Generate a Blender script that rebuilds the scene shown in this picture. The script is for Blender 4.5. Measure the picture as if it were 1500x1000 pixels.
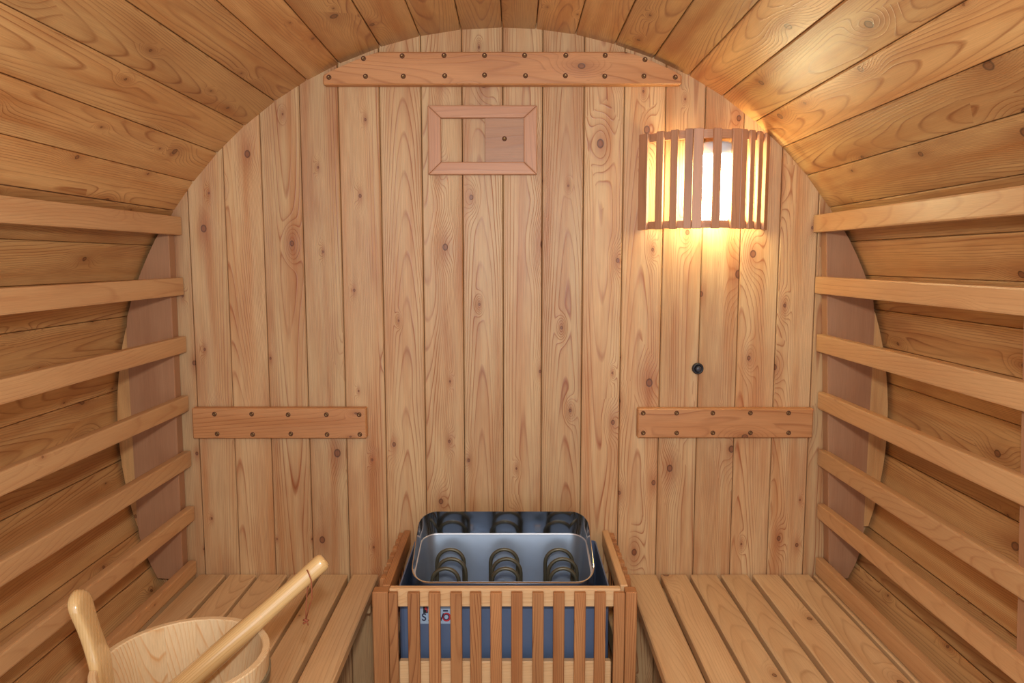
import bpy, bmesh, math, random
from mathutils import Vector, Matrix
random.seed(7)
for o in list(bpy.data.objects): bpy.data.objects.remove(o)
SC = bpy.context.scene
COL = SC.collection
PI = math.pi
V = Vector

# ---------------------------------------------------------------- camera
cam = bpy.data.cameras.new('camera'); cam.sensor_width = 36.0; cam.lens = 1081.55*36/1500
cam.clip_start = 0.02
co = bpy.data.objects.new('camera', cam); COL.objects.link(co)
co.location = (0.0263, -1.8939, 0.4284)
co.rotation_euler = (PI/2-0.10852, 0.0003, 0.00086)
SC.camera = co
# ---------------------------------------------------------------- world, lights, exposure
w = bpy.data.worlds.new('world'); SC.world = w; w.use_nodes = True
w.node_tree.nodes['Background'].inputs[0].default_value = (0.88, 0.95, 1.0, 1)
w.node_tree.nodes['Background'].inputs[1].default_value = 1.0
def area(name, loc, target, size, power, color, size_y=None):
    l = bpy.data.lights.new(name, 'AREA'); l.energy = power; l.color = color
    l.shape = 'RECTANGLE'; l.size = size; l.size_y = size_y or size
    o = bpy.data.objects.new(name, l); COL.objects.link(o); o.location = loc
    o.rotation_euler = (V(target)-V(loc)).to_track_quat('-Z', 'Y').to_euler()
    return o
area('camera_flash', (0.03, -1.86, 0.60), (0.03, 0.0, 0.50), 0.07, 23, (1.0, 0.97, 0.93))
area('doorway_daylight', (0.0, -2.55, 0.35), (0.0, 0.0, 0.1), 1.5, 18, (0.86, 0.93, 1.0))
SC.view_settings.view_transform = 'Standard'; SC.view_settings.look = 'None'
SC.view_settings.gamma = 1.0; SC.view_settings.use_curve_mapping = False
SC.view_settings.exposure = -0.80

# ---------------------------------------------------------------- materials
def srgb(r, g, b):
    f = lambda c: (c/255)/12.92 if c <= 10 else (((c/255)+0.055)/1.055)**2.4
    return (f(r), f(g), f(b), 1)

class NT:
    def __init__(s, name):
        s.m = bpy.data.materials.new(name); s.m.use_nodes = True
        s.t = s.m.node_tree; s.b = s.t.nodes['Principled BSDF']
    def n(s, typ, **kw):
        nd = s.t.nodes.new(typ)
        for k, v in kw.items(): setattr(nd, k, v)
        return nd
    def put(s, sock, val):
        if isinstance(val, bpy.types.NodeSocket): s.t.links.new(val, sock)
        elif val is not None: sock.default_value = val
    def math(s, op, a, b=None, c=None, clamp=False):
        nd = s.n('ShaderNodeMath', operation=op, use_clamp=clamp)
        s.put(nd.inputs[0], a); s.put(nd.inputs[1], b)
        if c is not None: s.put(nd.inputs[2], c)
        return nd.outputs[0]
    def comb(s, x, y, z=0.0):
        nd = s.n('ShaderNodeCombineXYZ')
        s.put(nd.inputs[0], x); s.put(nd.inputs[1], y); s.put(nd.inputs[2], z); return nd.outputs[0]
    def noise(s, vec, detail=2.0, rough=0.5, scale=1.0, dims='3D'):
        nd = s.n('ShaderNodeTexNoise', noise_dimensions=dims); s.put(nd.inputs['Vector'], vec)
        nd.inputs['Scale'].default_value = scale; nd.inputs['Detail'].default_value = detail
        nd.inputs['Roughness'].default_value = rough
        return nd.outputs[0]
    def ramp(s, fac, stops, interp='LINEAR'):
        nd = s.n('ShaderNodeValToRGB'); nd.color_ramp.interpolation = interp
        el = nd.color_ramp.elements
        while len(el) < len(stops): el.new(0.5)
        for e, (p, c) in zip(el, stops):
            e.position = p; e.color = c if isinstance(c, tuple) else (c, c, c, 1)
        s.put(nd.inputs[0], fac); return nd.outputs[0]
    def mix(s, fac, a, b, mode='MIX'):
        nd = s.n('ShaderNodeMix', data_type='RGBA', blend_type=mode)
        s.put(nd.inputs[0], fac); s.put(nd.inputs[6], a); s.put(nd.inputs[7], b); return nd.outputs[2]

def wood(name, early, late, amber, K=1100.0, slope=16.0, wob=5.0, knots=0.35, ring=0.62, blotch=0.55,
         rough=0.5, coat=0.0, fiber=0.16, tone=0.16, bump=0.25, knotcol=(92, 62, 48)):
    """board wood: the board runs along object X, its face is object XY.
    object colour = (seed, tone, seed2) so every board differs."""
    t = NT(name)
    tc = t.n('ShaderNodeTexCoord'); sp = t.n('ShaderNodeSeparateXYZ'); t.put(sp.inputs[0], tc.outputs['Object'])
    x, y, z = sp.outputs
    oi = t.n('ShaderNodeObjectInfo'); sc = t.n('ShaderNodeSeparateColor'); t.put(sc.inputs[0], oi.outputs['Color'])
    s1, s2, s3 = sc.outputs
    xo = t.math('MULTIPLY_ADD', s1, 53.0, x); yo = t.math('MULTIPLY_ADD', s3, 31.0, y)
    y0 = t.math('MULTIPLY', t.math('SUBTRACT', s3, 0.5), 0.15)
    n1 = t.noise(t.comb(t.math('MULTIPLY', xo, 1.7), t.math('MULTIPLY', yo, 9.0), t.math('MULTIPLY', z, 6.0)), 2.0)
    n1 = t.math('SUBTRACT', n1, 0.5)
    yc = t.math('SUBTRACT', y, y0); yc = t.math('MULTIPLY_ADD', n1, 0.034, yc)
    v = t.math('MULTIPLY', t.math('MULTIPLY', yc, yc), K)
    sl = t.math('MULTIPLY', t.math('SUBTRACT', s1, 0.5), slope*2)
    v = t.math('ADD', v, t.math('MULTIPLY', xo, sl))
    v = t.math('MULTIPLY_ADD', n1, wob, v); v = t.math('MULTIPLY_ADD', z, 260.0, v)
    # knots
    kx, ky = 4.6, 11.0
    vo = t.n('ShaderNodeTexVoronoi', voronoi_dimensions='2D', feature='F1'); vo.inputs['Scale'].default_value = 1.0
    vo.inputs['Randomness'].default_value = 0.85
    vec = t.comb(t.math('MULTIPLY', xo, kx), t.math('MULTIPLY', yo, ky)); t.put(vo.inputs['Vector'], vec)
    pp = t.n('ShaderNodeSeparateXYZ'); t.put(pp.inputs[0], vo.outputs['Position'])
    dx = t.math('DIVIDE', t.math('SUBTRACT', t.math('MULTIPLY', xo, kx), pp.outputs[0]), kx)
    dy = t.math('DIVIDE', t.math('SUBTRACT', t.math('MULTIPLY', yo, ky), pp.outputs[1]), ky)
    vc = t.n('ShaderNodeSeparateColor'); t.put(vc.inputs[0], vo.outputs['Color'])
    active = t.math('LESS_THAN', vc.outputs[1], knots)
    kr = t.math('MULTIPLY_ADD', t.math('POWER', vc.outputs[0], 2.0), 0.0070, 0.0020)
    def gauss(ax, rad):
        a = t.math('MULTIPLY', dx, ax); q = t.math('ADD', t.math('MULTIPLY', a, a), t.math('MULTIPLY', dy, dy))
        r = t.math('MULTIPLY', kr, rad)
        return t.math('EXPONENT', t.math('MULTIPLY', t.math('DIVIDE', q, t.math('MULTIPLY', r, r)), -1.0)), q
    g, _ = gauss(0.42, 3.6)
    v = t.math('ADD', v, t.math('MULTIPLY', t.math('MULTIPLY', g, active), 5.5))
    wv = t.math('FRACT', v)
    late_f = t.ramp(wv, [(0.0, 0.02), (0.50, 0.06), (0.76, 0.30), (0.88, 1.0), (0.95, 0.55), (1.0, 0.02)])
    n2 = t.noise(t.comb(t.math('MULTIPLY', xo, 2.5), t.math('MULTIPLY', yo, 30.0), 3.0), 1.0)
    amp = t.ramp(n2, [(0.3, 0.25), (0.7, 1.0)])
    late_f = t.math('MULTIPLY', t.math('MULTIPLY', late_f, amp), ring*1.15, clamp=True)
    # amber streaks and pale patches
    n3 = t.noise(t.comb(t.math('MULTIPLY', xo, 1.6), t.math('MULTIPLY', yo, 26.0), 9.0), 3.0, 0.55)
    am = t.math('MULTIPLY', t.ramp(n3, [(0.42, 0.0), (0.72, 1.0)]), blotch)
    base = t.mix(am, early, amber)
    n4 = t.noise(t.comb(t.math('MULTIPLY', xo, 3.3), t.math('MULTIPLY', yo, 14.0), 4.0), 3.0, 0.6)
    base = t.mix(t.math('MULTIPLY', t.ramp(n4, [(0.45, 0.0), (0.75, 1.0)]), blotch*0.5), base, late)
    c = t.mix(late_f, base, late)
    fb = t.noise(t.comb(t.math('MULTIPLY', xo, 14.0), t.math('MULTIPLY', yo, 620.0), t.math('MULTIPLY', z, 620.0)), 2.0, 0.6)
    fbr = t.math('MULTIPLY_ADD', fb, fiber*2, 1.0-fiber)
    # knots colour
    gk, q = gauss(0.75, 1.0)
    core = t.math('MULTIPLY', t.ramp(gk, [(0.30, 0.0), (0.46, 1.0)]), active)
    edge = t.math('MULTIPLY', t.math('SUBTRACT', t.ramp(gk, [(0.30, 0.0), (0.44, 1.0)]), t.ramp(gk, [(0.5, 0.0), (0.75, 1.0)])), active)
    gh, _ = gauss(0.38, 2.3)
    halo = t.math('MULTIPLY', t.math('MULTIPLY', gh, active), 0.55)
    c = t.mix(halo, c, late)
    c = t.mix(t.math('MULTIPLY', core, 0.72), c, t.mix(0.5, late, srgb(*knotcol)))
    c = t.mix(t.math('MULTIPLY', edge, 0.6), c, srgb(*[k*0.62 for k in knotcol]))
    # board tone
    tn = t.math('MULTIPLY_ADD', s2, tone*2, 1.0-tone)
    tn = t.math('MULTIPLY', tn, fbr)
    c = t.mix(1.0, c, t.comb(tn, tn, tn), 'MULTIPLY')
    t.put(t.b.inputs['Base Color'], c)
    t.put(t.b.inputs['Roughness'], t.math('MULTIPLY_ADD', late_f, -0.08, rough-0.04))
    if coat: t.b.inputs['Coat Weight'].default_value = coat; t.b.inputs['Coat Roughness'].default_value = 0.08
    bp = t.n('ShaderNodeBump'); bp.inputs['Distance'].default_value = 0.0012; bp.inputs['Strength'].default_value = bump
    t.put(bp.inputs['Height'], t.math('ADD', t.math('MULTIPLY', fb, 0.5), t.math('ADD', late_f, t.math('MULTIPLY', core, -0.6))))
    t.put(t.b.inputs['Normal'], bp.outputs[0])
    return t.m

def plain(name, col, rough=0.5, metal=0.0, emit=None, strength=0.0, nscale=None, namp=0.12):
    t = NT(name); t.b.inputs['Roughness'].default_value = rough; t.b.inputs['Metallic'].default_value = metal
    if nscale:
        tc = t.n('ShaderNodeTexCoord'); n = t.noise(tc.outputs['Object'], 4.0, 0.6, nscale)
        f = t.math('MULTIPLY_ADD', n, namp*2, 1-namp)
        t.put(t.b.inputs['Base Color'], t.mix(1.0, col, t.comb(f, f, f), 'MULTIPLY'))
    else: t.b.inputs['Base Color'].default_value = col
    if emit:
        t.b.inputs['Emission Color'].default_value = emit; t.b.inputs['Emission Strength'].default_value = strength
    return t.m

W_WALL = wood('pine_wall_boards', srgb(208, 174, 128), srgb(148, 76, 36), srgb(184, 122, 70), K=2100.0, slope=11, wob=3.0, knots=0.72, ring=0.80, tone=0.11, blotch=0.75, fiber=0.24, bump=0.4)
W_STAVE = wood('pine_barrel_staves', srgb(210, 168, 112), srgb(140, 80, 38), srgb(182, 122, 66), K=1900.0, wob=3.5, knots=0.5, ring=0.85, blotch=0.85, fiber=0.22, tone=0.16, rough=0.46, slope=12)
W_SLAT = wood('backrest_slat_wood', srgb(208, 166, 118), srgb(168, 110, 68), srgb(192, 136, 88), knots=0.12, ring=0.45, tone=0.07, rough=0.42, blotch=0.4)
W_BENCH = wood('bench_slat_wood', srgb(224, 192, 146), srgb(172, 120, 78), srgb(206, 162, 112), knots=0.25, ring=0.48, tone=0.07, rough=0.42)
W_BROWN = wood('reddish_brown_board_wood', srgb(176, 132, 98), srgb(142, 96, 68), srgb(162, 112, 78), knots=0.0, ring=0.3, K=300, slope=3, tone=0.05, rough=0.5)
W_BATTEN = wood('batten_wood', srgb(202, 146, 96), srgb(146, 86, 46), srgb(182, 118, 64), knots=0.6, ring=0.6, K=700, tone=0.05)
W_GUARD = wood('guard_slat_wood', srgb(186, 132, 84), srgb(122, 66, 32), srgb(158, 94, 48), knots=0.08, ring=0.85, K=1900, tone=0.14, slope=8)
W_GRAIL = wood('guard_rail_wood', srgb(224, 186, 138), srgb(196, 140, 88), srgb(212, 158, 102), knots=0.1, ring=0.5, tone=0.05)
W_LAMP = wood('lamp_slat_wood', srgb(196, 146, 112), srgb(142, 94, 66), srgb(176, 122, 86), knots=0.0, ring=0.45, tone=0.08, slope=6)
W_BUCKET = wood('bucket_pine', srgb(232, 208, 166), srgb(214, 154, 92), srgb(226, 186, 128), knots=0.0, ring=0.75, tone=0.04, K=900, slope=3, wob=7, rough=0.42, blotch=0.45)
W_VARN = wood('varnished_pine', srgb(224, 190, 134), srgb(196, 144, 82), srgb(214, 170, 106), knots=0.0, ring=0.6, tone=0.03, K=500, slope=6, rough=0.32, coat=1.0)
M_CHROME = plain('polished_steel', (0.72, 0.73, 0.75, 1), 0.09, 1.0)
M_GALV = plain('galvanised_steel', (0.43, 0.50, 0.60, 1), 0.34, 0.85, nscale=14, namp=0.12)
M_BEAD = plain('satin_steel', (0.72, 0.74, 0.78, 1), 0.32, 0.7)
M_BODY = plain('grey_blue_painted_steel', srgb(104, 124, 160), 0.42, 0.25, nscale=40, namp=0.05)
M_COIL = plain('dark_olive_heating_coil', srgb(92, 88, 72), 0.42, 0.5, nscale=60, namp=0.25)
M_SCREW = plain('screw_brass', srgb(122, 92, 58), 0.4, 0.7)
M_HOLE = plain('screw_hole_dark', srgb(96, 56, 36), 0.8)
M_BLACK = plain('black_plastic', srgb(34, 36, 42), 0.45)
M_STICK = plain('sticker_pale_blue', srgb(176, 200, 228), 0.5)
M_NAVY = plain('sticker_ink_navy', srgb(52, 56, 88), 0.5)
M_RED = plain('sticker_ink_red', srgb(205, 52, 62), 0.5)
M_CORD = plain('reddish_leather_cord', srgb(150, 82, 52), 0.7)
M_BAND = plain('bucket_band', srgb(126, 112, 86), 0.5, nscale=30)
M_BULB = plain('lit_frosted_glass', (1, 1, 1, 1), 0.3, emit=(1.0, 0.93, 0.52, 1), strength=52.0)
M_DARK = plain('dark_backing', srgb(82, 48, 28), 0.9, nscale=8)

# ---------------------------------------------------------------- object helpers
ORG = {}
def link(o, parent=None):
    COL.objects.link(o)
    if parent: o.parent = parent
    return o
def meta(o, label=None, cat=None, group=None, kind=None):
    if label: o['label'] = label
    if cat: o['category'] = cat
    if group: o['group'] = group
    if kind: o['kind'] = kind
    return o
def thing(name, loc, label, cat, group=None):
    o = bpy.data.objects.new(name, None); o.empty_display_size = 0.05; o.location = loc
    ORG[o] = V(loc); link(o); return meta(o, label, cat, group)
def origin(p):
    r = V((0, 0, 0))
    while p is not None: r = r+ORG.get(p, V((0, 0, 0))); p = None
    return r
def setcol(o, tone=None):
    o.color = (random.random(), random.random() if tone is None else tone, random.random(), 1)
def shade(me, smooth):
    for p in me.polygons: p.use_smooth = smooth
def mesh_obj(name, bm, mat, parent=None, M=None, smooth=False, tone=None):
    me = bpy.data.meshes.new(name); bmesh.ops.recalc_face_normals(bm, faces=bm.faces[:]); bm.to_mesh(me); bm.free()
    if mat: me.materials.append(mat)
    shade(me, smooth)
    o = bpy.data.objects.new(name, me); setcol(o, tone); link(o, parent)
    if M is not None:
        ORG[o] = M.translation.copy()
        L = M.copy()
        if parent is not None: L = Matrix.Translation(-absorg(parent)) @ M
        o.matrix_basis = L
    return o
ABS = {}
def absorg(p): return ABS.get(p, ORG.get(p, V((0, 0, 0))) if p.type == 'EMPTY' else V((0, 0, 0)))
def frame(o, xd, yd):
    xd = V(xd).normalized(); yd = V(yd); yd = (yd-xd*yd.dot(xd)).normalized(); zd = xd.cross(yd)
    M = Matrix.Identity(4)
    for i in range(3): M[i][0] = xd[i]; M[i][1] = yd[i]; M[i][2] = zd[i]; M[i][3] = o[i]
    return M
def board(name, parent, mat, o, xd, yd, outline, th, bev=0.002, tone=None, seg=1):
    """prism from a 2D outline in (x along grain, y across); +z is the show face at z=0, body goes to -th."""
    bm = bmesh.new()
    a = [bm.verts.new((p[0], p[1], 0)) for p in outline]; b = [bm.verts.new((p[0], p[1], -th)) for p in outline]
    n = len(outline)
    bm.faces.new(a); bm.faces.new(b[::-1])
    for i in range(n): bm.faces.new((a[i], b[i], b[(i+1) % n], a[(i+1) % n]))
    if bev: bmesh.ops.bevel(bm, geom=bm.edges[:], offset=bev, segments=seg, affect='EDGES', profile=0.6, clamp_overlap=True)
    return mesh_obj(name, bm, mat, parent, frame(V(o), xd, yd), tone=tone)
def rect(L, y0, y1): return [(0, y0), (L, y0), (L, y1), (0, y1)]
def box(name, parent, mat, p0, p1, along='x', face=None, bev=0.002, tone=None, seg=1):
    """axis-aligned board between two corners, grain along the given axis"""
    p0, p1 = V([min(a, b) for a, b in zip(p0, p1)]), V([max(a, b) for a, b in zip(p0, p1)])
    d = p1-p0; c = (p0+p1)/2
    if along == 'x': X, Y = V((1, 0, 0)), V((0, 0, 1)) if face != 'z' else V((0, 1, 0))
    elif along == 'y': X, Y = V((0, 1, 0)), V((0, 0, 1)) if face != 'z' else V((1, 0, 0))
    else: X, Y = V((0, 0, 1)), V((1, 0, 0)) if face != 'x' else V((0, 1, 0))
    Z = X.cross(Y)
    h = [abs(X.dot(d))/2, abs(Y.dot(d))/2, abs(Z.dot(d))/2]
    bm = bmesh.new(); bmesh.ops.create_cube(bm, size=1.0)
    for v in bm.verts: v.co = V((v.co.x*2*h[0], v.co.y*2*h[1], v.co.z*2*h[2]))
    if bev: bmesh.ops.bevel(bm, geom=bm.edges[:], offset=bev, segments=seg, affect='EDGES', profile=0.6, clamp_overlap=True)
    return mesh_obj(name, bm, mat, parent, frame(c, X, Y), tone=tone)
def tube(bm, pts, rad, seg=10, caps=True):
    pts = [V(p) for p in pts]; n = len(pts); rings = []
    t0 = (pts[1]-pts[0]).normalized(); up = V((0, 0, 1)) if abs(t0.z) < 0.9 else V((1, 0, 0))
    u = t0.cross(up).normalized()
    for i, p in enumerate(pts):
        t = (pts[min(i+1, n-1)]-pts[max(i-1, 0)]).normalized()
        u = (u-t*u.dot(t)).normalized(); w_ = t.cross(u)
        r = rad[i] if isinstance(rad, (list, tuple)) else rad
        rings.append([bm.verts.new(p+(u*math.cos(2*PI*k/seg)+w_*math.sin(2*PI*k/seg))*r) for k in range(seg)])
    for i in range(n-1):
        for k in range(seg): bm.faces.new((rings[i][k], rings[i][(k+1) % seg], rings[i+1][(k+1) % seg], rings[i+1][k]))
    if caps: bm.faces.new(rings[0][::-1]); bm.faces.new(rings[-1])
def lathe(bm, prof, seg=32, c=(0, 0, 0)):
    c = V(c); rings = [[bm.verts.new(c+V((r*math.cos(2*PI*k/seg), r*math.sin(2*PI*k/seg), z))) for k in range(seg)] for r, z in prof]
    for i in range(len(prof)-1):
        for k in range(seg): bm.faces.new((rings[i][k], rings[i][(k+1) % seg], rings[i+1][(k+1) % seg], rings[i+1][k]))
    return rings

# ================================================================ SETTING
YF = -2.15                      # open (doorway) end of the barrel
def shell(name, a0, a1):
    """thin unseen backing added behind the barrel boards to block light leaks"""
    bm = bmesh.new(); n = max(2, int(abs(a1-a0)/6)); P = []
    for i in range(n+1):
        a = math.radians(a0+(a1-a0)*i/n); row = []
        for r in (1.030, 1.045):
            for y in (0.05, YF): row.append(bm.verts.new((r*math.sin(a), y, r*math.cos(a))))
        P.append(row)
    for i in range(n):
        A, B = P[i], P[i+1]
        for q in ((0, 1), (3, 2), (1, 3), (2, 0)): bm.faces.new((A[q[0]], A[q[1]], B[q[1]], B[q[0]]))
    bm.faces.new((P[0][0], P[0][1], P[0][3], P[0][2])); bm.faces.new((P[-1][0], P[-1][2], P[-1][3], P[-1][1]))
    return meta(mesh_obj(name, bm, M_DARK), kind='structure')
ceil_ = shell('ceiling', -56.0, 56.0)
meta(ceil_, 'curved barrel ceiling of long pine boards meeting the end wall in an arc')
wl = shell('wall_left', -56.2, -150.0); meta(wl, 'curved left barrel side of pine boards behind the backrest slats')
wr = shell('wall_right', 56.2, 150.0); meta(wr, 'curved right barrel side of pine boards behind the backrest slats')
angL = [0, -5.8, -11.7, -17.5, -23.8, -29.0, -34.5, -40.15, -45.7, -51.2, -56.3, -62.2, -67.7, -73.3, -78.9, -84.5, -89.8, -95.1, -100.7, -106.2, -111.9, -117.6, -123.3, -129, -134.7, -140.4, -146.1]
angR = [0, 4.8, 10.5, 16.2, 22.0, 27.6, 33.3, 39.3, 44.7, 50.1, 55.8, 61.6, 67.0, 72.3, 78.0, 83.4, 88.8, 94.1, 99.9, 105.6, 111.3, 117, 122.7, 128.4, 134.1, 139.8, 145.5]
for lst in (angL, angR):
    for a, b in zip(lst[:-1], lst[1:]):
        ra, rb = math.radians(a), math.radians(b)
        A = V((math.sin(ra), 0, math.cos(ra))); B = V((math.sin(rb), 0, math.cos(rb)))
        mid = (A+B)/2; wdt = (B-A).length
        X = V((0, -1, 0)); inward = -mid.normalized(); Yd = inward.cross(X)
        par = ceil_ if max(abs(a), abs(b)) < 57 else (wl if a < 0 else wr)
        hw = wdt/2-0.0007; k = 0.026*math.tan(abs(rb-ra)/2)
        # small random set-back so that the boards are a little uneven
        off = mid-inward*random.uniform(0.0, 0.0012)
        board('plank', par, W_STAVE, off+V((0, 0.045, 0)), X, Yd, rect(-YF+0.045, -hw, hw), 0.024, bev=0.0022)
# end wall
bm = bmesh.new(); n = 48; zfl = -0.84
ring = []
for i in range(n+1):
    a = math.radians(-146+292*i/n); ring.append((1.03*math.sin(a), 1.03*math.cos(a)))
a = [bm.verts.new((x, 0.026, z)) for x, z in ring]; b = [bm.verts.new((x, 0.045, z)) for x, z in ring]
bm.faces.new(a); bm.faces.new(b[::-1])
for i in range(len(a)): bm.faces.new((a[i], b[i], b[(i+1) % len(a)], a[(i+1) % len(a)]))
wb = meta(mesh_obj('wall_back', bm, M_DARK), 'end wall of upright knotty pine boards under the curved ceiling', kind='structure')
jx = [-0.996, -0.897, -0.796, -0.703, -0.607, -0.506, -0.409, -0.306, -0.202, -0.100, 0.002, 0.101, 0.205, 0.305, 0.408, 0.508, 0.606, 0.705, 0.801, 0.900, 0.998]
for x0, x1 in zip(jx[:-1], jx[1:]):
    zt = lambda x: math.sqrt(max(0.0, 1.016**2-x*x))
    zb = lambda x: max(zfl-0.02, -zt(x))
    xs = [x0+0.0008+(x1-x0-0.0016)*i/4 for i in range(5)]
    out = [(zb(xs[0])+1, xs[0]-x0), (zb(xs[-1])+1, xs[-1]-x0)] if zt(x0) > 0.84 and zt(x1) > 0.84 else [(zb(x)+1, x-x0) for x in xs]
    out += [(zt(x)+1, x-x0) for x in xs[::-1]]
    out = [(p[0]-1, p[1]-(x1-x0)/2) for p in out]
    board('plank', wb, W_WALL, ((x0+x1)/2, 0.022+random.uniform(0, 0.0010), 0), (0, 0, 1), (1, 0, 0), out, 0.022, bev=0.0022)
# floor
bm = bmesh.new(); bmesh.ops.create_cube(bm, size=1.0)
for v_ in bm.verts: v_.co = V((v_.co.x*1.12, (v_.co.y)*(2.2)-1.07, v_.co.z*0.02-0.875))
fl = meta(mesh_obj('floor', bm, M_DARK), 'flat boarded floor between and under the two benches', kind='structure')
for i in range(11):
    box('plank', fl, W_BENCH, (-0.55+i*0.1+0.001, 0.0, -0.865), (-0.55+(i+1)*0.1-0.001, YF, -0.842), 'y', 'z')

# ================================================================ BENCHES
def bench(side, xs, front, wall_x, label):
    t = thing('bench', (side*0.57, -0.95, -0.84), label, 'bench', 'slatted benches along the two sides')
    for a, b in xs:
        box('seat_slat', t, W_BENCH, (a, -0.003, -0.4015), (b, -1.78, -0.4265), 'y', 'z', bev=0.003)
    x0, x1 = min(xs[0][0], xs[-1][0]), max(xs[0][1], xs[-1][1])
    for y in (-0.03, -0.60, -1.17, -1.72):
        box('bearer', t, W_BENCH, (x0+side*0.0+0.012, y, -0.4268), (x1-0.012, y-0.035, -0.482), 'x')
    for y in (-0.60, -1.17, -1.72):
        xa = side*front
        box('leg', t, W_BENCH, (xa+side*0.02, y-0.036, -0.42), (xa+side*0.06, y-0.066, -0.8415), 'z')
    return t
bench(-1, [(-0.402, -0.331), (-0.486, -0.413), (-0.566, -0.495), (-0.648, -0.575), (-0.729, -0.657), (-0.8105, -0.740), (-0.878, -0.822)], 0.331, 0.81,
      'left-hand slatted wooden bench, the one the bucket stands on')
bench(1, [(0.331, 0.4095), (0.4205, 0.490), (0.4995, 0.5705), (0.581, 0.652), (0.665, 0.735), (0.746, 0.817), (0.8265, 0.884)], 0.331, 0.83,
      'right-hand slatted wooden bench, empty, beside the heater guard')

# ================================================================ BACKRESTS
def backrest(side, slats, inner_top, inner_bot, outer_x, label):
    """slats: (inner face x, far top z, far bottom z, rise per metre)"""
    t = thing('backrest', (side*0.85, -0.9, -0.4), label, 'backrest', 'slatted backrests along the two sides')
    s = side
    L = 1.78
    for (x, zt, zb, sl) in slats:
        xd = V((0, -1, sl))
        inward = V((-s, 0, 0)); yd = inward.cross(xd)
        h = (zt-zb)/2
        board('slat', t, W_SLAT, (x, -0.004, (zt+zb)/2), xd, yd, rect(L, -h, h), 0.020, bev=0.004, seg=2)
    def ix(z): return inner_top[0]+(inner_bot[0]-inner_top[0])*(inner_top[1]-z)/(inner_top[1]-inner_bot[1])
    for y in (-0.001, -0.752, -1.45):
        R = 0.991
        zs = [0.52-i*(0.92)/24 for i in range(25)]
        outer = []
        for z in zs:
            xr = math.sqrt(R*R-z*z)
            outer.append((z, min(xr, outer_x)))
        outer.append((-0.4007, outer[-1][1]-0.03))
        outl = [(z, x) for z, x in outer]+[(-0.4007, abs(ix(-0.40))+0.005), (0.52, abs(ix(0.52)))]
        outl = [(p[0], p[1]) for p in outl]
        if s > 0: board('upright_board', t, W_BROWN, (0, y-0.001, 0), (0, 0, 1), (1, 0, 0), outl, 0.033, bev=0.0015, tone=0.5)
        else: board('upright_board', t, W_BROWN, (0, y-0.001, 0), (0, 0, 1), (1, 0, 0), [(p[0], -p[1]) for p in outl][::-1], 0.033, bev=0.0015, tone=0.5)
        # pale filler strip between the straight board edge and the curve of the barrel
        zz = [0.30-i*(0.56)/14 for i in range(15)]
        zz = [z for z in zz if math.sqrt(R*R-z*z) > outer_x+0.004]
        f = [(z, math.sqrt(0.9895**2-z*z)) for z in zz]+[(zz[-1], outer_x+0.001), (zz[0], outer_x+0.001)]
        board('filler_strip', t, W_STAVE, (0, y-0.001, 0), (0, 0, 1), (1, 0, 0), f if s > 0 else [(p[0], -p[1]) for p in f][::-1], 0.028, bev=0.001, tone=0.9)
    return t
SL = [(-0.8112, 0.5397, 0.4937, -0.005), (-0.8134, 0.387, 0.3419, -0.004), (-0.8135, 0.2369, 0.1946, -0.002), (-0.8146, 0.0824, 0.0411, 0.003),
      (-0.8153, -0.0639, -0.1059, 0.001), (-0.8133, -0.2127, -0.2510, 0.001), (-0.8155, -0.3621, -0.3995, 0.0)]
SR = [(0.7865, 0.5435, 0.4992, -0.003), (0.7968, 0.389, 0.346, -0.001), (0.8069, 0.242, 0.197, 0.002), (0.8172, 0.092, 0.0475, 0.003),
      (0.8240, -0.0594, -0.1031, 0.004), (0.8290, -0.2061, -0.246, 0.006), (0.8310, -0.3534, -0.3990, 0.0)]
backrest(-1, SL, (-0.832, 0.52), (-0.834, -0.40), 0.951, 'left-hand backrest of seven spaced rails above the bench with the bucket')
backrest(1, SR, (0.807, 0.52), (0.851, -0.40), 0.940, 'right-hand backrest of seven spaced rails above the empty bench')

# ================================================================ BATTENS WITH SCREWS
def screw_mesh():
    bm = bmesh.new()
    rs = lathe(bm, [(0.0062, 0.0004), (0.0056, 0.0008), (0.0046, 0.0004)], 12)
    rs2 = lathe(bm, [(0.0042, 0.0006), (0.0030, 0.0012), (0.0012, 0.0008)], 12)
    c = bm.verts.new((0, 0, 0.0003)); d = bm.verts.new((0, 0, 0.0006))
    for k in range(12):
        f = bm.faces.new((rs[2][k], rs[2][(k+1) % 12], c)); f2 = bm.faces.new((rs2[2][k], rs2[2][(k+1) % 12], d))
    for f in bm.faces: f.material_index = 1 if max(v.co.length for v in f.verts) < 0.0046 else 0
    me = bpy.data.meshes.new('screw'); bm.to_mesh(me); bm.free()
    me.materials.append(M_HOLE); me.materials.append(M_SCREW); return me
SCREW = screw_mesh()
def screw(parent, x, z, y):
    o = bpy.data.objects.new('screw', SCREW); link(o, parent)
    o.matrix_basis = Matrix.Translation(-absorg(parent)) @ frame(V((x, y, z)), (1, 0, 0), (0, 0, 1))
    return o
def batten(outline, y0, th, screws, label, tone):
    xs = [p[0] for p in outline]; zs = [p[1] for p in outline]
    c = V((sum(xs)/len(xs), y0, min(zs)))
    t = thing('batten', c, label, 'batten', 'screwed battens on the end wall')
    # show face towards -y : X=(1,0,0), Y=(0,0,1) -> Z=(0,-1,0)
    cx = (min(xs)+max(xs))/2; cz = (min(zs)+max(zs))/2
    board('cross_board', t, W_BATTEN, (cx, y0-th, cz), (1, 0, 0), (0, 0, 1), [(p[0]-cx, p[1]-cz) for p in outline], th, bev=0.0025, tone=tone)
    for x, z in screws: screw(t, x, z, y0-th-0.0003)
    return t
arc = []
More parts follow.
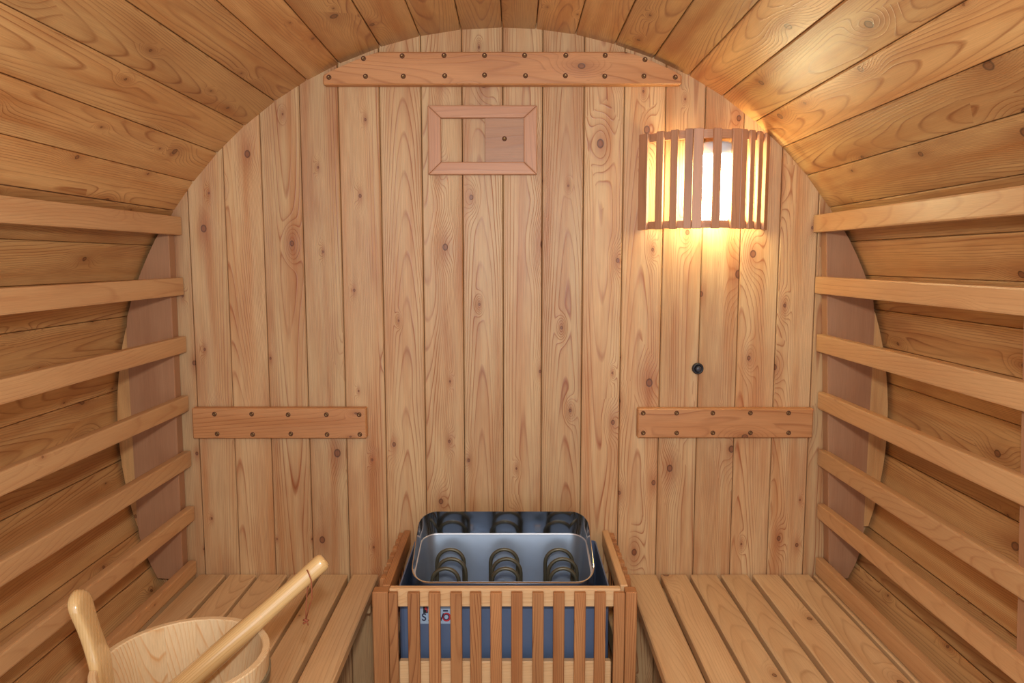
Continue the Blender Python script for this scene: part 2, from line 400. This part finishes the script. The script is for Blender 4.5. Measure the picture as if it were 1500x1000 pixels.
for i in range(9):
    x = 0.438-i*(0.138)/8; arc.append((x, min(0.9366, math.sqrt(0.994**2-x*x)-0.012)))
top = [(-0.438, 0.858), (0.440, 0.858)]+[(x+0.002, z) for x, z in arc]+[(-x, z) for x, z in arc[::-1]]
batten(top, -0.0015, 0.0265, [(-0.3376, 0.9195), (-0.243, 0.9255), (-0.1409, 0.9265), (-0.0421, 0.9265), (0.0556, 0.9265), (0.156, 0.9265), (0.252, 0.9265), (0.3494, 0.9165),
       (-0.3335, 0.8775), (-0.241, 0.8775), (-0.1397, 0.8786), (-0.0423, 0.8802), (0.0579, 0.8786), (0.1553, 0.8786), (0.2516, 0.8775), (0.3474, 0.8776), (0.4242, 0.8749), (-0.4232, 0.8753)],
       'long screwed pine batten with clipped ends under the ceiling arc, above the vent', 0.7)
batten([(-0.800, -0.0273), (-0.3515, -0.0273), (-0.3515, 0.0525), (-0.800, 0.0525)], -0.0015, 0.0235,
       [(-0.7415, 0.0371), (-0.6455, 0.0371), (-0.5517, 0.0354), (-0.4533, 0.0355), (-0.3689, 0.0355), (-0.7367, -0.0149), (-0.6451, -0.0166), (-0.5463, -0.0148), (-0.4529, -0.0165), (-0.3683, -0.0165)],
       'short screwed pine batten on the end wall at the left, beside the left backrest', 0.25)
batten([(0.3485, -0.0255), (0.8005, -0.0255), (0.8005, 0.0510), (0.3485, 0.0510)], -0.0015, 0.0235,
       [(0.362, 0.0394), (0.4481, 0.0395), (0.5412, 0.0395), (0.6377, 0.0396), (0.736, 0.0396), (0.3631, -0.0125), (0.4494, -0.0125), (0.5427, -0.0124), (0.6396, -0.0124), (0.7382, -0.0123)],
       'short screwed pine batten on the end wall at the right, below the black rubber stopper', 0.35)

# ================================================================ AIR VENT
t = thing('air_vent', (-0.048, -0.001, 0.643), 'mitred wooden air vent frame with a brown sliding cover, high on the end wall', 'vent')
ox0, ox1, oz0, oz1 = -0.184, 0.087, 0.643, 0.811; ix0, ix1, iz0, iz1 = -0.152, 0.054, 0.674, 0.781
yv = -0.018
def vrail(pts, horizontal):
    cx = sum(p[0] for p in pts)/4; cz = sum(p[1] for p in pts)/4
    if horizontal: board('frame_rail', t, W_LAMP, (cx, yv, cz), (1, 0, 0), (0, 0, 1), [(p[0]-cx, p[1]-cz) for p in pts], 0.017, bev=0.003, seg=2, tone=0.8)
    else: board('frame_rail', t, W_LAMP, (cx, yv, cz), (0, 0, 1), (-1, 0, 0), [(p[1]-cz, -(p[0]-cx)) for p in pts], 0.017, bev=0.003, seg=2, tone=0.6)
vrail([(ox0, oz0), (ox1, oz0), (ix1, iz0), (ix0, iz0)], True)
vrail([(ox0, oz1), (ix0, iz1), (ix1, iz1), (ox1, oz1)], True)
vrail([(ox0, oz0), (ix0, iz0), (ix0, iz1), (ox0, oz1)], False)
vrail([(ox1, oz0), (ox1, oz1), (ix1, iz1), (ix1, iz0)], False)
sp_ = box('sliding_cover', t, W_BROWN, (-0.043, -0.0016, 0.670), (0.0575, -0.0085, 0.785), 'x', tone=0.6, bev=0.001)
s_ = bpy.data.objects.new('screw', SCREW); link(s_, t)
s_.matrix_basis = Matrix.Translation(-absorg(t)) @ frame(V((0.006, -0.0088, 0.7315)), (1, 0, 0), (0, 0, 1))

# ================================================================ BLACK KNOB
t = thing('rubber_stopper', (0.5042, -0.001, 0.1523), 'small round black rubber stopper on the end wall above the right batten', 'stopper')
def yl(name, prof, mat, smooth=True, seg=24):
    bm = bmesh.new(); r = lathe(bm, prof, seg)
    if prof[-1][0] < 0.004: bm.faces.new(r[-1])
    bm.faces.new(r[0][::-1])
    return mesh_obj(name, bm, mat, t, frame(V((0.5042, -0.001, 0.1523)), (1, 0, 0), (0, 0, 1)), smooth=smooth)
yl('base_ring', [(0.0145, 0), (0.0148, 0.006), (0.0135, 0.010), (0.0105, 0.011), (0.0095, 0.008), (0.003, 0.008)], M_BLACK)
yl('button', [(0.0075, 0.0075), (0.0075, 0.0145), (0.0060, 0.017), (0.002, 0.0175)], plain('dark_grey_rubber', srgb(58, 62, 72), 0.35))

# ================================================================ WALL LAMP
LC = V((0.5077, 0.0837)); LR = 0.1837
lamp = thing('wall_lamp', (0.5077, -0.002, 0.505), 'lit wall lamp behind a curved shade of upright wooden slats, right of the vent', 'lamp')
def lpos(deg, r=LR):
    a = math.radians(deg); return V((LC.x+r*math.sin(a), LC.y-r*math.cos(a)))
zl0, zl1 = 0.506, 0.7425
for a0, a1 in [(-63.5, -53.5), (-45.3, -39.1), (-33.0, -27.4), (-22.1, -16.2), (-15.8, -8.6), (-1.2, 5.0), (13.9, 21.2), (21.4, 26.8), (30.4, 35.4), (40.3, 46.4), (53.0, 62.5)]:
    m = (a0+a1)/2; wd = LR*math.radians(a1-a0); p = lpos(m); am = math.radians(m)
    outw = V((math.sin(am), -math.cos(am), 0)); X = V((0, 0, 1)); Yd = outw.cross(X)
    board('slat', lamp, W_LAMP, (p.x, p.y, (zl0+zl1)/2), X, Yd, [(-0.118, -wd/2), (0.118, -wd/2), (0.118, wd/2), (-0.118, wd/2)], 0.008, bev=0.001)
def rim(name, z0, z1):
    bm = bmesh.new(); P = []
    for i in range(25):
        a = -62.0+i*(123.5)/24; q = lpos(a, LR-0.0085); q2 = lpos(a, LR-0.0165)
        y1, y2 = min(q.y, -0.0015), min(q2.y, -0.0015)
        P.append([bm.verts.new((q.x, y1, z0)), bm.verts.new((q.x, y1, z1)), bm.verts.new((q2.x, y2, z1)), bm.verts.new((q2.x, y2, z0))])
    for A, B in zip(P[:-1], P[1:]):
        for k in range(4): bm.faces.new((A[k], A[(k+1) % 4], B[(k+1) % 4], B[k]))
    bm.faces.new(P[0]); bm.faces.new(P[-1][::-1])
    for v_ in bm.verts: v_.co -= V((0.5077, -0.05, (z0+z1)/2))
    return mesh_obj(name, bm, W_LAMP, lamp, Matrix.Translation(V((0.5077, -0.05, (z0+z1)/2))))
rim('rim_band', zl1-0.022, zl1-0.002); rim('rim_band', zl0+0.002, zl0+0.020)
# frosted glass globe on a porcelain base
bm = bmesh.new()
prof = [(0.014, -0.102), (0.028, -0.098), (0.038, -0.086), (0.0440, -0.060), (0.0450, 0.00), (0.0440, 0.045), (0.041, 0.060)]
r_ = lathe(bm, prof, 28); bm.faces.new(r_[0][::-1]); bm.faces.new(r_[-1])
mesh_obj('glass_globe', bm, M_BULB, lamp, Matrix.Translation(V((0.522, -0.052, 0.622))), smooth=True)
bm = bmesh.new(); r_ = lathe(bm, [(0.040, 0.0), (0.044, 0.003), (0.044, 0.022), (0.038, 0.030)], 28); bm.faces.new(r_[0][::-1]); bm.faces.new(r_[-1])
mesh_obj('lamp_holder', bm, plain('white_porcelain', srgb(214, 222, 232), 0.3), lamp, Matrix.Translation(V((0.522, -0.052, 0.6825))), smooth=True)

# ================================================================ HEATER
H = thing('sauna_heater', (0.004, -0.16, -0.60), 'electric sauna heater with polished steel hood and three dark coils, inside the slatted guard', 'heater')
def at0(bm): 
    c = absorg(H)
    for v_ in bm.verts: v_.co -= c
    return Matrix.Translation(c)
def rrect(x0, x1, y0, y1, r, n=7):
    """rounded rectangle, counter-clockwise, y0 front (more negative) y1 back"""
    pts = []
    for cx, cy, a0 in ((x1-r, y1-r, 0), (x0+r, y1-r, 90), (x0+r, y0+r, 180), (x1-r, y0+r, 270)):
        for i in range(n+1):
            a = math.radians(a0+90*i/n); pts.append((cx+r*math.cos(a), cy+r*math.sin(a)))
    return pts
def loft(bm, loops, close_last=False, close_first=False):
    R_ = [[bm.verts.new(p) for p in L] for L in loops]; n = len(R_[0])
    for A, B in zip(R_[:-1], R_[1:]):
        for k in range(n): bm.faces.new((A[k], A[(k+1) % n], B[(k+1) % n], B[k]))
    if close_last: bm.faces.new(R_[-1])
    if close_first: bm.faces.new(R_[0][::-1])
    return R_
HX0, HX1, HY0, HY1 = -0.206, 0.214, -0.300, -0.105
zA = lambda y: -0.194+(y-HY1)/(HY0-HY1)*(-0.097)          # rim plane
zB = lambda y: -0.257+(y-HY1)/(HY0-HY1)*(-0.038)          # edge of the stone chamber
o_ = rrect(HX0, HX1, HY0, HY1, 0.042); i_ = rrect(HX0+0.006, HX1-0.006, HY0+0.005, HY1+0.0075, 0.040)
bm = bmesh.new()
loft(bm, [[(x, y, -0.310) for x, y in rrect(HX0-0.001, HX1+0.001, HY0-0.001, HY1+0.024, 0.042)], [(x, y, zA(y)) for x, y in o_],
          [(x+(0.0018 if x < 0 else -0.0018), y+(0.002 if y < -0.2 else -0.002), zA(y)+0.0008) for x, y in o_],
          [(x, y, min(zB(y), zA(y)-0.004)) for x, y in i_]])
M = at0(bm); hood = mesh_obj('hood', bm, M_CHROME, H, M, smooth=True)
# smoothing keeps the crisp rim
def auto(o, ang=0.6):
    m = o.modifiers.new('edge split', 'EDGE_SPLIT'); m.split_angle = ang
auto(hood)
# bead at the chamber edge
bm = bmesh.new(); bead = [(x, y, min(zB(y), zA(y)-0.004)+0.0005) for x, y in i_]; bead.append(bead[0]); tube(bm, bead, 0.0022, 6, False)
M = at0(bm); mesh_obj('hood_bead', bm, M_BEAD, H, M, smooth=True)
# galvanised stone chamber
c0 = [(x, y, min(zB(y), zA(y)-0.004)) for x, y in rrect(HX0+0.0075, HX1-0.0075, HY0+0.006, HY1+0.006, 0.040)]
c1 = [(x, y, -0.400) for x, y in rrect(HX0+0.022, HX1-0.022, HY0+0.012, HY1-0.012, 0.030)]
bm = bmesh.new(); loft(bm, [c0, c1], close_last=True); M = at0(bm); ch = mesh_obj('stone_chamber', bm, M_GALV, H, M, smooth=True); auto(ch)
# body shell: folded painted steel box with flared top edge
bm = bmesh.new()
outer = rrect(-0.229, 0.243, -0.312, -0.030, 0.012, 3)
inn = rrect(-0.226, 0.240, -0.309, -0.033, 0.010, 3)
loft(bm, [[(x, y, -0.62) for x, y in outer], [(x, y, -0.297) for x, y in outer], [(x, y, -0.297) for x, y in inn], [(x, y, -0.34) for x, y in inn]], close_first=True)
M = at0(bm); bd = mesh_obj('body_shell', bm, M_BODY, H, M); 
bm = bmesh.new(); bmesh.ops.create_cube(bm, size=1.0)
for v_ in bm.verts: v_.co = V((0.007+v_.co.x*0.462, -0.171+v_.co.y*0.272, -0.345+v_.co.z*0.004))
bmesh.ops.delete(bm, geom=[], context='VERTS')
M = at0(bm)
bm.free()
for y in (-0.06, -0.28):
    for x in (-0.19, 0.20):
        bm = bmesh.new(); tube(bm, [(x, y, -0.8415), (x, y, -0.60)], 0.012, 12); M = at0(bm); mesh_obj('leg', bm, M_BODY, H, M, smooth=False)
# heating coils: three upright loops each, joined low down
for gx in (-0.1250, 0.0055, 0.1385):
    pts = []
    for j, (y, dx, zt, hw) in enumerate([(-0.165, 0.0, -0.268, 0.033), (-0.212, 0.006, -0.272, 0.034), (-0.256, -0.004 if gx < 0 else 0.004, -0.277, 0.031)]):
        s = 1 if j % 2 == 0 else -1
        cx = gx+dx
        pts += [(cx-s*hw, y, -0.385), (cx-s*hw, y, -0.345)]
        for k in range(13):
            a = PI-PI*k/12; pts.append((cx+s*hw*math.cos(a), y, zt-hw*1.0+hw*math.sin(a)*1.0 if True else 0))
        pts += [(cx+s*hw, y, -0.345), (cx+s*hw, y, -0.385)]
    bm = bmesh.new(); tube(bm, pts, 0.0046, 8); M = at0(bm); mesh_obj('heating_coil', bm, M_COIL, H, M, smooth=True)
# small clips on the coils
for x, y in ((-0.082, -0.262), (0.085, -0.262)):
    box('clip', H, M_CHROME, (x-0.008, y-0.003, -0.372), (x+0.008, y+0.003, -0.352), 'x', bev=0.001)
# sticker with lettering
YS = -0.3124
box('sticker', H, M_STICK, (-0.1815, YS-0.0006, -0.3815), (-0.1120, YS, -0.3290), 'x', bev=0)
def text(body, x, z, size, mat, y, parent, bold=0.0, sx=1.0):
    cu = bpy.data.curves.new('lettering', 'FONT'); cu.body = body; cu.size = size; cu.offset = bold; cu.extrude = 0.0002
    tmp = bpy.data.objects.new('tmp', cu); COL.objects.link(tmp)
    dg = bpy.context.evaluated_depsgraph_get(); me = bpy.data.meshes.new_from_object(tmp.evaluated_get(dg))
    bpy.data.objects.remove(tmp); me.materials.clear(); me.materials.append(mat)
    o = bpy.data.objects.new('lettering', me); link(o, parent)
    o.matrix_basis = Matrix.Translation(-absorg(parent)) @ frame(V((x, y, z)), (1, 0, 0), (0, 0, 1)) @ Matrix.Diagonal((sx, 1, 1, 1))
    return o
for ch_, x in (('S', -0.1782), ('A', -0.1630), ('W', -0.1490)):
    text(ch_, x, -0.3742, 0.0245, M_NAVY, YS-0.0008, H, 0.0004, 0.95 if ch_ != 'W' else 0.8)
text('O', -0.1318, -0.3745, 0.0255, M_RED, YS-0.0008, H, 0.0013, 0.92)
text('O', -0.1303, -0.3722, 0.0200, M_NAVY, YS-0.0011, H, 0.0002, 0.90)
box('sticker_mark', H, M_BLACK, (-0.1745, YS-0.0009, -0.3565), (-0.1640, YS-0.0003, -0.3400), 'x', bev=0)
bm = bmesh.new()
mk = [(-0.1705, -0.3425), (-0.1655, -0.3430), (-0.1645, -0.3500), (-0.1675, -0.3560), (-0.1670, -0.3500), (-0.1715, -0.3470)]
bm.faces.new([bm.verts.new((x, YS-0.0011, z)) for x, z in mk]); M = at0(bm); mesh_obj('sticker_mark', bm, M_RED, H, M)
box('sticker_mark', H, M_NAVY, (-0.1300, YS-0.0009, -0.3530), (-0.1190, YS-0.0003, -0.3490), 'x', bev=0)

# ================================================================ HEATER GUARD
G = thing('heater_guard', (0.009, -0.18, -0.84), 'box-shaped slatted wooden guard rail around the heater, between the benches', 'guard')
ZT = -0.2800; ZB = -0.8415
box('top_rail', G, W_GRAIL, (-0.243, -0.3385, ZT), (0.262, -0.3555, -0.3215), 'x', tone=0.6)
box('lower_rail', G, W_GRAIL, (-0.224, -0.3385, -0.4475), (0.243, -0.3555, -0.5050), 'x', tone=0.7)
box('lower_rail', G, W_GRAIL, (-0.224, -0.3385, -0.7600), (0.243, -0.3555, -0.8100), 'x', tone=0.6)
for a, b in [(-0.2425, -0.2232), (-0.2013, -0.1757), (-0.156, -0.1308), (-0.1090, -0.0840), (-0.0665, -0.0418), (-0.0223, 0.0025), (0.0230, 0.0475), (0.0690, 0.0935), (0.1143, 0.1385), (0.1600, 0.1845), (0.2040, 0.2280), (0.2455, 0.2690)]:
    box('front_slat', G, W_GUARD, (a, -0.3560, -0.2845), (b, -0.3680, ZB), 'z', bev=0.0012)
# corner posts
box('corner_post', G, W_GUARD, (-0.2775, -0.3385, ZT-0.002), (-0.2435, -0.3690, ZB), 'z', tone=0.35)
box('corner_post', G, W_GUARD, (0.2705, -0.3385, ZT-0.002), (0.2955, -0.3690, ZB), 'z', tone=0.7)
for s, xi in ((-1, -0.2440), (1, 0.2630)):
    xo = xi+s*0.017
    box('side_rail', G, W_GRAIL if s > 0 else W_GUARD, (xi, -0.003, ZT), (xo, -0.3375, -0.3215), 'y', tone=0.55)
    box('side_rail', G, W_GRAIL, (xi, -0.003, -0.4475), (xo, -0.3375, -0.5050), 'y', tone=0.55)
    box('side_rail', G, W_GRAIL, (xi, -0.003, -0.76), (xo, -0.3375, -0.8100), 'y', tone=0.55)
    for k in range(8):
        y = -0.012-k*0.0435
        if y-0.024 < -0.338: break
        box('side_slat', G, W_GUARD, (xo+s*0.0003, y, -0.2835), (xo+s*0.0125, y-0.024, ZB), 'z', 'x', bev=0.0012)

# ================================================================ BUCKET
BC = V((-0.515, -0.746, -0.4010)); ZR = -0.215
B = thing('wooden_bucket', BC, 'pale pine bucket with one tall rounded handle stave, standing on the left bench', 'bucket')
hB = ZR-BC.z; Ro, Rb = 0.1365, 0.120; TW = 0.0125; NS = 15
def brad(z): return Rb+(Ro-Rb)*(z/hB)
def stave(a0, a1, z1, name, mat, tall=None):
    am = (a0+a1)/2; bm = bmesh.new(); n = 4
    X = V((0, 0, 1)); outw = V((math.cos(am), math.sin(am), 0)); Yd = outw.cross(X)
    c0 = V((math.cos(am), math.sin(am), 0))*Rb+BC
    M = frame(c0, X, Yd); Mi = M.inverted()
    g = 0.0005
    zs = [0.0, z1*0.5, z1-0.002, z1] if not tall else [0.0, z1*0.5, z1]
    P = []
    for z in zs:
        ins = 0.0015 if z == z1 and not tall else 0
        row = []
        for k in range(n+1):
            a = a0+g+(a1-a0-2*g)*k/n; r = brad(z)-ins; row.append(bm.verts.new(Mi @ (BC+V((r*math.cos(a), r*math.sin(a), z)))))
        for k in range(n, -1, -1):
            a = a0+g+(a1-a0-2*g)*k/n; r = brad(z)-TW+ins; row.append(bm.verts.new(Mi @ (BC+V((r*math.cos(a), r*math.sin(a), z)))))
        P.append(row)
    m = len(P[0])
    for A, Bq in zip(P[:-1], P[1:]):
        for k in range(m): bm.faces.new((A[k], A[(k+1) % m], Bq[(k+1) % m], Bq[k]))
    bm.faces.new(P[0][::-1]); bm.faces.new(P[-1])
    return mesh_obj(name, bm, mat, B, M)
HA = math.radians(188)           # direction of the handle stave from the bucket's middle
da = 2*PI/NS
for k in range(NS):
    if k == 0: continue
    stave(HA-da/2+k*da, HA+da/2+k*da, hB, 'stave', W_BUCKET)
# handle stave: outline in (up, across), leaning out with the bucket's flare and a bit more
HZ = -0.093-BC.z; hw = 0.0225
prof = []
left = [(0.0, 0.026), (hB, 0.027), (hB+0.010, 0.0265), (hB+0.030, 0.0235), (hB+0.060, 0.0230), (hB+0.080, 0.0260), (hB+0.095, 0.0280)]
for i in range(7):
    a = PI/2*i/6; left.append((HZ-0.026+0.026*math.sin(a), 0.0282*math.cos(a)))
left = sorted(left)
bm = bmesh.new()
X = V((0, 0, 1)); outw = V((math.cos(HA), math.sin(HA), 0)); Yd = outw.cross(X); c0 = outw*Rb+BC; M = frame(c0, X, Yd)
Pn = []
for z, h in left:
    h = max(h, 0.003)
    o = (brad(z)-Rb) if z < hB else (Ro-Rb)+(z-hB)*0.25-0.2*(z-hB)**2*0
    # cross section (rounded bar): local y across, local z outwards
    T = TW+0.001 if z < hB else TW+0.008
    e = min(0.0045, h*0.6)
    if z > HZ-0.012: e = min(0.006, h*0.8)
    sec = [(-h, -T/2+e-T/2), (-h+e, -T), (h-e, -T), (h, -T+e), (h, -e), (h-e, 0), (-h+e, 0), (-h, -e)]
    sec[0] = (-h, -T+e)
    if z > HZ-0.012:
        q_ = max(0.22, math.sqrt(max(0, 1-((z-HZ+0.012)/0.012)**2))); sec = [(a, -T/2+(b+T/2)*q_) for a, b in sec]
    Pn.append([bm.verts.new((z, a, o+b)) for a, b in sec])
for A, Bq in zip(Pn[:-1], Pn[1:]):
    for k in range(8): bm.faces.new((A[k], A[(k+1) % 8], Bq[(k+1) % 8], Bq[k]))
bm.faces.new(Pn[0][::-1]); bm.faces.new(Pn[-1])
hs = mesh_obj('handle_stave', bm, W_VARN, B, M, smooth=True)
m_ = hs.modifiers.new('sub', 'SUBSURF'); m_.levels = 1; m_.render_levels = 2
hs['label'] = 'varnished handle stave rising above the rim'
bm = bmesh.new()
r_ = lathe(bm, [(Rb-TW-0.0012+0.0012, 0.018), (Rb-TW+0.0012-0.0012, 0.028)], 40); bm.faces.new(r_[0][::-1]); bm.faces.new(r_[1])
mesh_obj('bottom_board', bm, W_BUCKET, B, Matrix.Translation(BC))
for z in (0.045, 0.140):
    bm = bmesh.new()
    ro = brad(z)
    r_ = lathe(bm, [(ro-0.0002, z-0.008), (ro+0.003, z-0.007), (brad(z+0.016)+0.0028, z+0.009), (brad(z+0.016)-0.0002, z+0.010)], 48)
    mesh_obj('hoop', bm, M_BAND, B, Matrix.Translation(BC), smooth=False)
bm = bmesh.new(); r_ = lathe(bm, [(0.0032, 0), (0.0032, 0.002)], 12); bm.faces.new(r_[1]); bm.faces.new(r_[0][::-1])
a = math.radians(163); rr = brad(0.17)-TW-0.0008
mesh_obj('peg_hole', bm, M_BLACK, B, frame(BC+V((rr*math.cos(a), rr*math.sin(a), 0.158)), (0, 0, 1), V((-math.cos(a), -math.sin(a), 0)).cross(V((0, 0, 1)))*-1))

# ================================================================ LADLE
E0 = V((-0.3095, -0.622, -0.1025)); Bm = V((-0.5195, -0.708, -0.2755)); dL = (E0-Bm)
LD = thing('ladle', (-0.582, -0.723, -0.36), 'glossy pine ladle leaning across the bucket rim, its round handle pointing to the end wall', 'ladle')
X = dL.normalized(); low = Bm-dL*0.24; Lh = (E0-low).length
bm = bmesh.new(); pts = []; rad = []
prof = [(0.0, 0.015), (0.10, 0.0155), (0.22, 0.0158), (0.34, 0.0155), (0.46, 0.0150), (0.60, 0.0138), (0.74, 0.0127), (0.86, 0.0125), (0.95, 0.0130), (0.975, 0.0130), (0.990, 0.0118), (1.0, 0.0090)]
for f, r in prof: pts.append((f*Lh, 0, 0)); rad.append(r*1.24)
tube(bm, pts, rad, 20)
M = frame(low, X, (0, -1, 0.4)); mesh_obj('handle', bm, W_VARN, LD, M, smooth=True)
bm = bmesh.new()
prof = [(0.012, 0.0), (0.030, 0.003), (0.041, 0.018), (0.044, 0.040), (0.042, 0.0415), (0.039, 0.040), (0.036, 0.020), (0.026, 0.008), (0.008, 0.005)]
r_ = lathe(bm, prof, 28); bm.faces.new(r_[0][::-1]); bm.faces.new(r_[-1])
bc = low+V((-0.004, -0.026, -0.020))
mesh_obj('bowl', bm, W_VARN, LD, Matrix.Translation(V((-0.560, -0.762, -0.371))), smooth=True)
# leather loop through the handle
A0 = low+X*(Lh*0.905); q = V((0.0, -0.6, 0.8)); q = (q-X*q.dot(X)).normalized()
p1 = A0+q*0.0155+V((0.004, -0.003, 0)); p2 = A0-q*0.0165; kn = V((-0.3425, -0.640, -0.2080))
bm = bmesh.new()
tube(bm, [A0+q*0.014, p1+q*0.003, p1+V((0.008, -0.010, -0.012)), p1+V((0.0085, -0.010, -0.045)), p1.lerp(kn, 0.72)+V((0.006, -0.004, 0)), kn], 0.0011, 6)
tube(bm, [A0-q*0.014+X*-0.010, p2-X*0.010, p2-X*0.012+V((-0.003, -0.002, -0.018)), p2.lerp(kn, 0.6)-X*0.007, kn], 0.0011, 6)
tube(bm, [kn+V((-0.004, 0, 0.001)), kn+V((0, -0.002, 0.002)), kn+V((0.004, 0, 0)), kn+V((0.001, 0.002, -0.003)), kn+V((-0.005, 0, -0.006))], 0.0019, 6)
tube(bm, [kn, kn+V((0.003, 0, -0.005)), kn+V((0.004, 0, -0.009))], 0.0010, 6)
cc = absorg(LD)
for v_ in bm.verts: v_.co -= cc
mesh_obj('leather_loop', bm, M_CORD, LD, Matrix.Translation(cc), smooth=True)
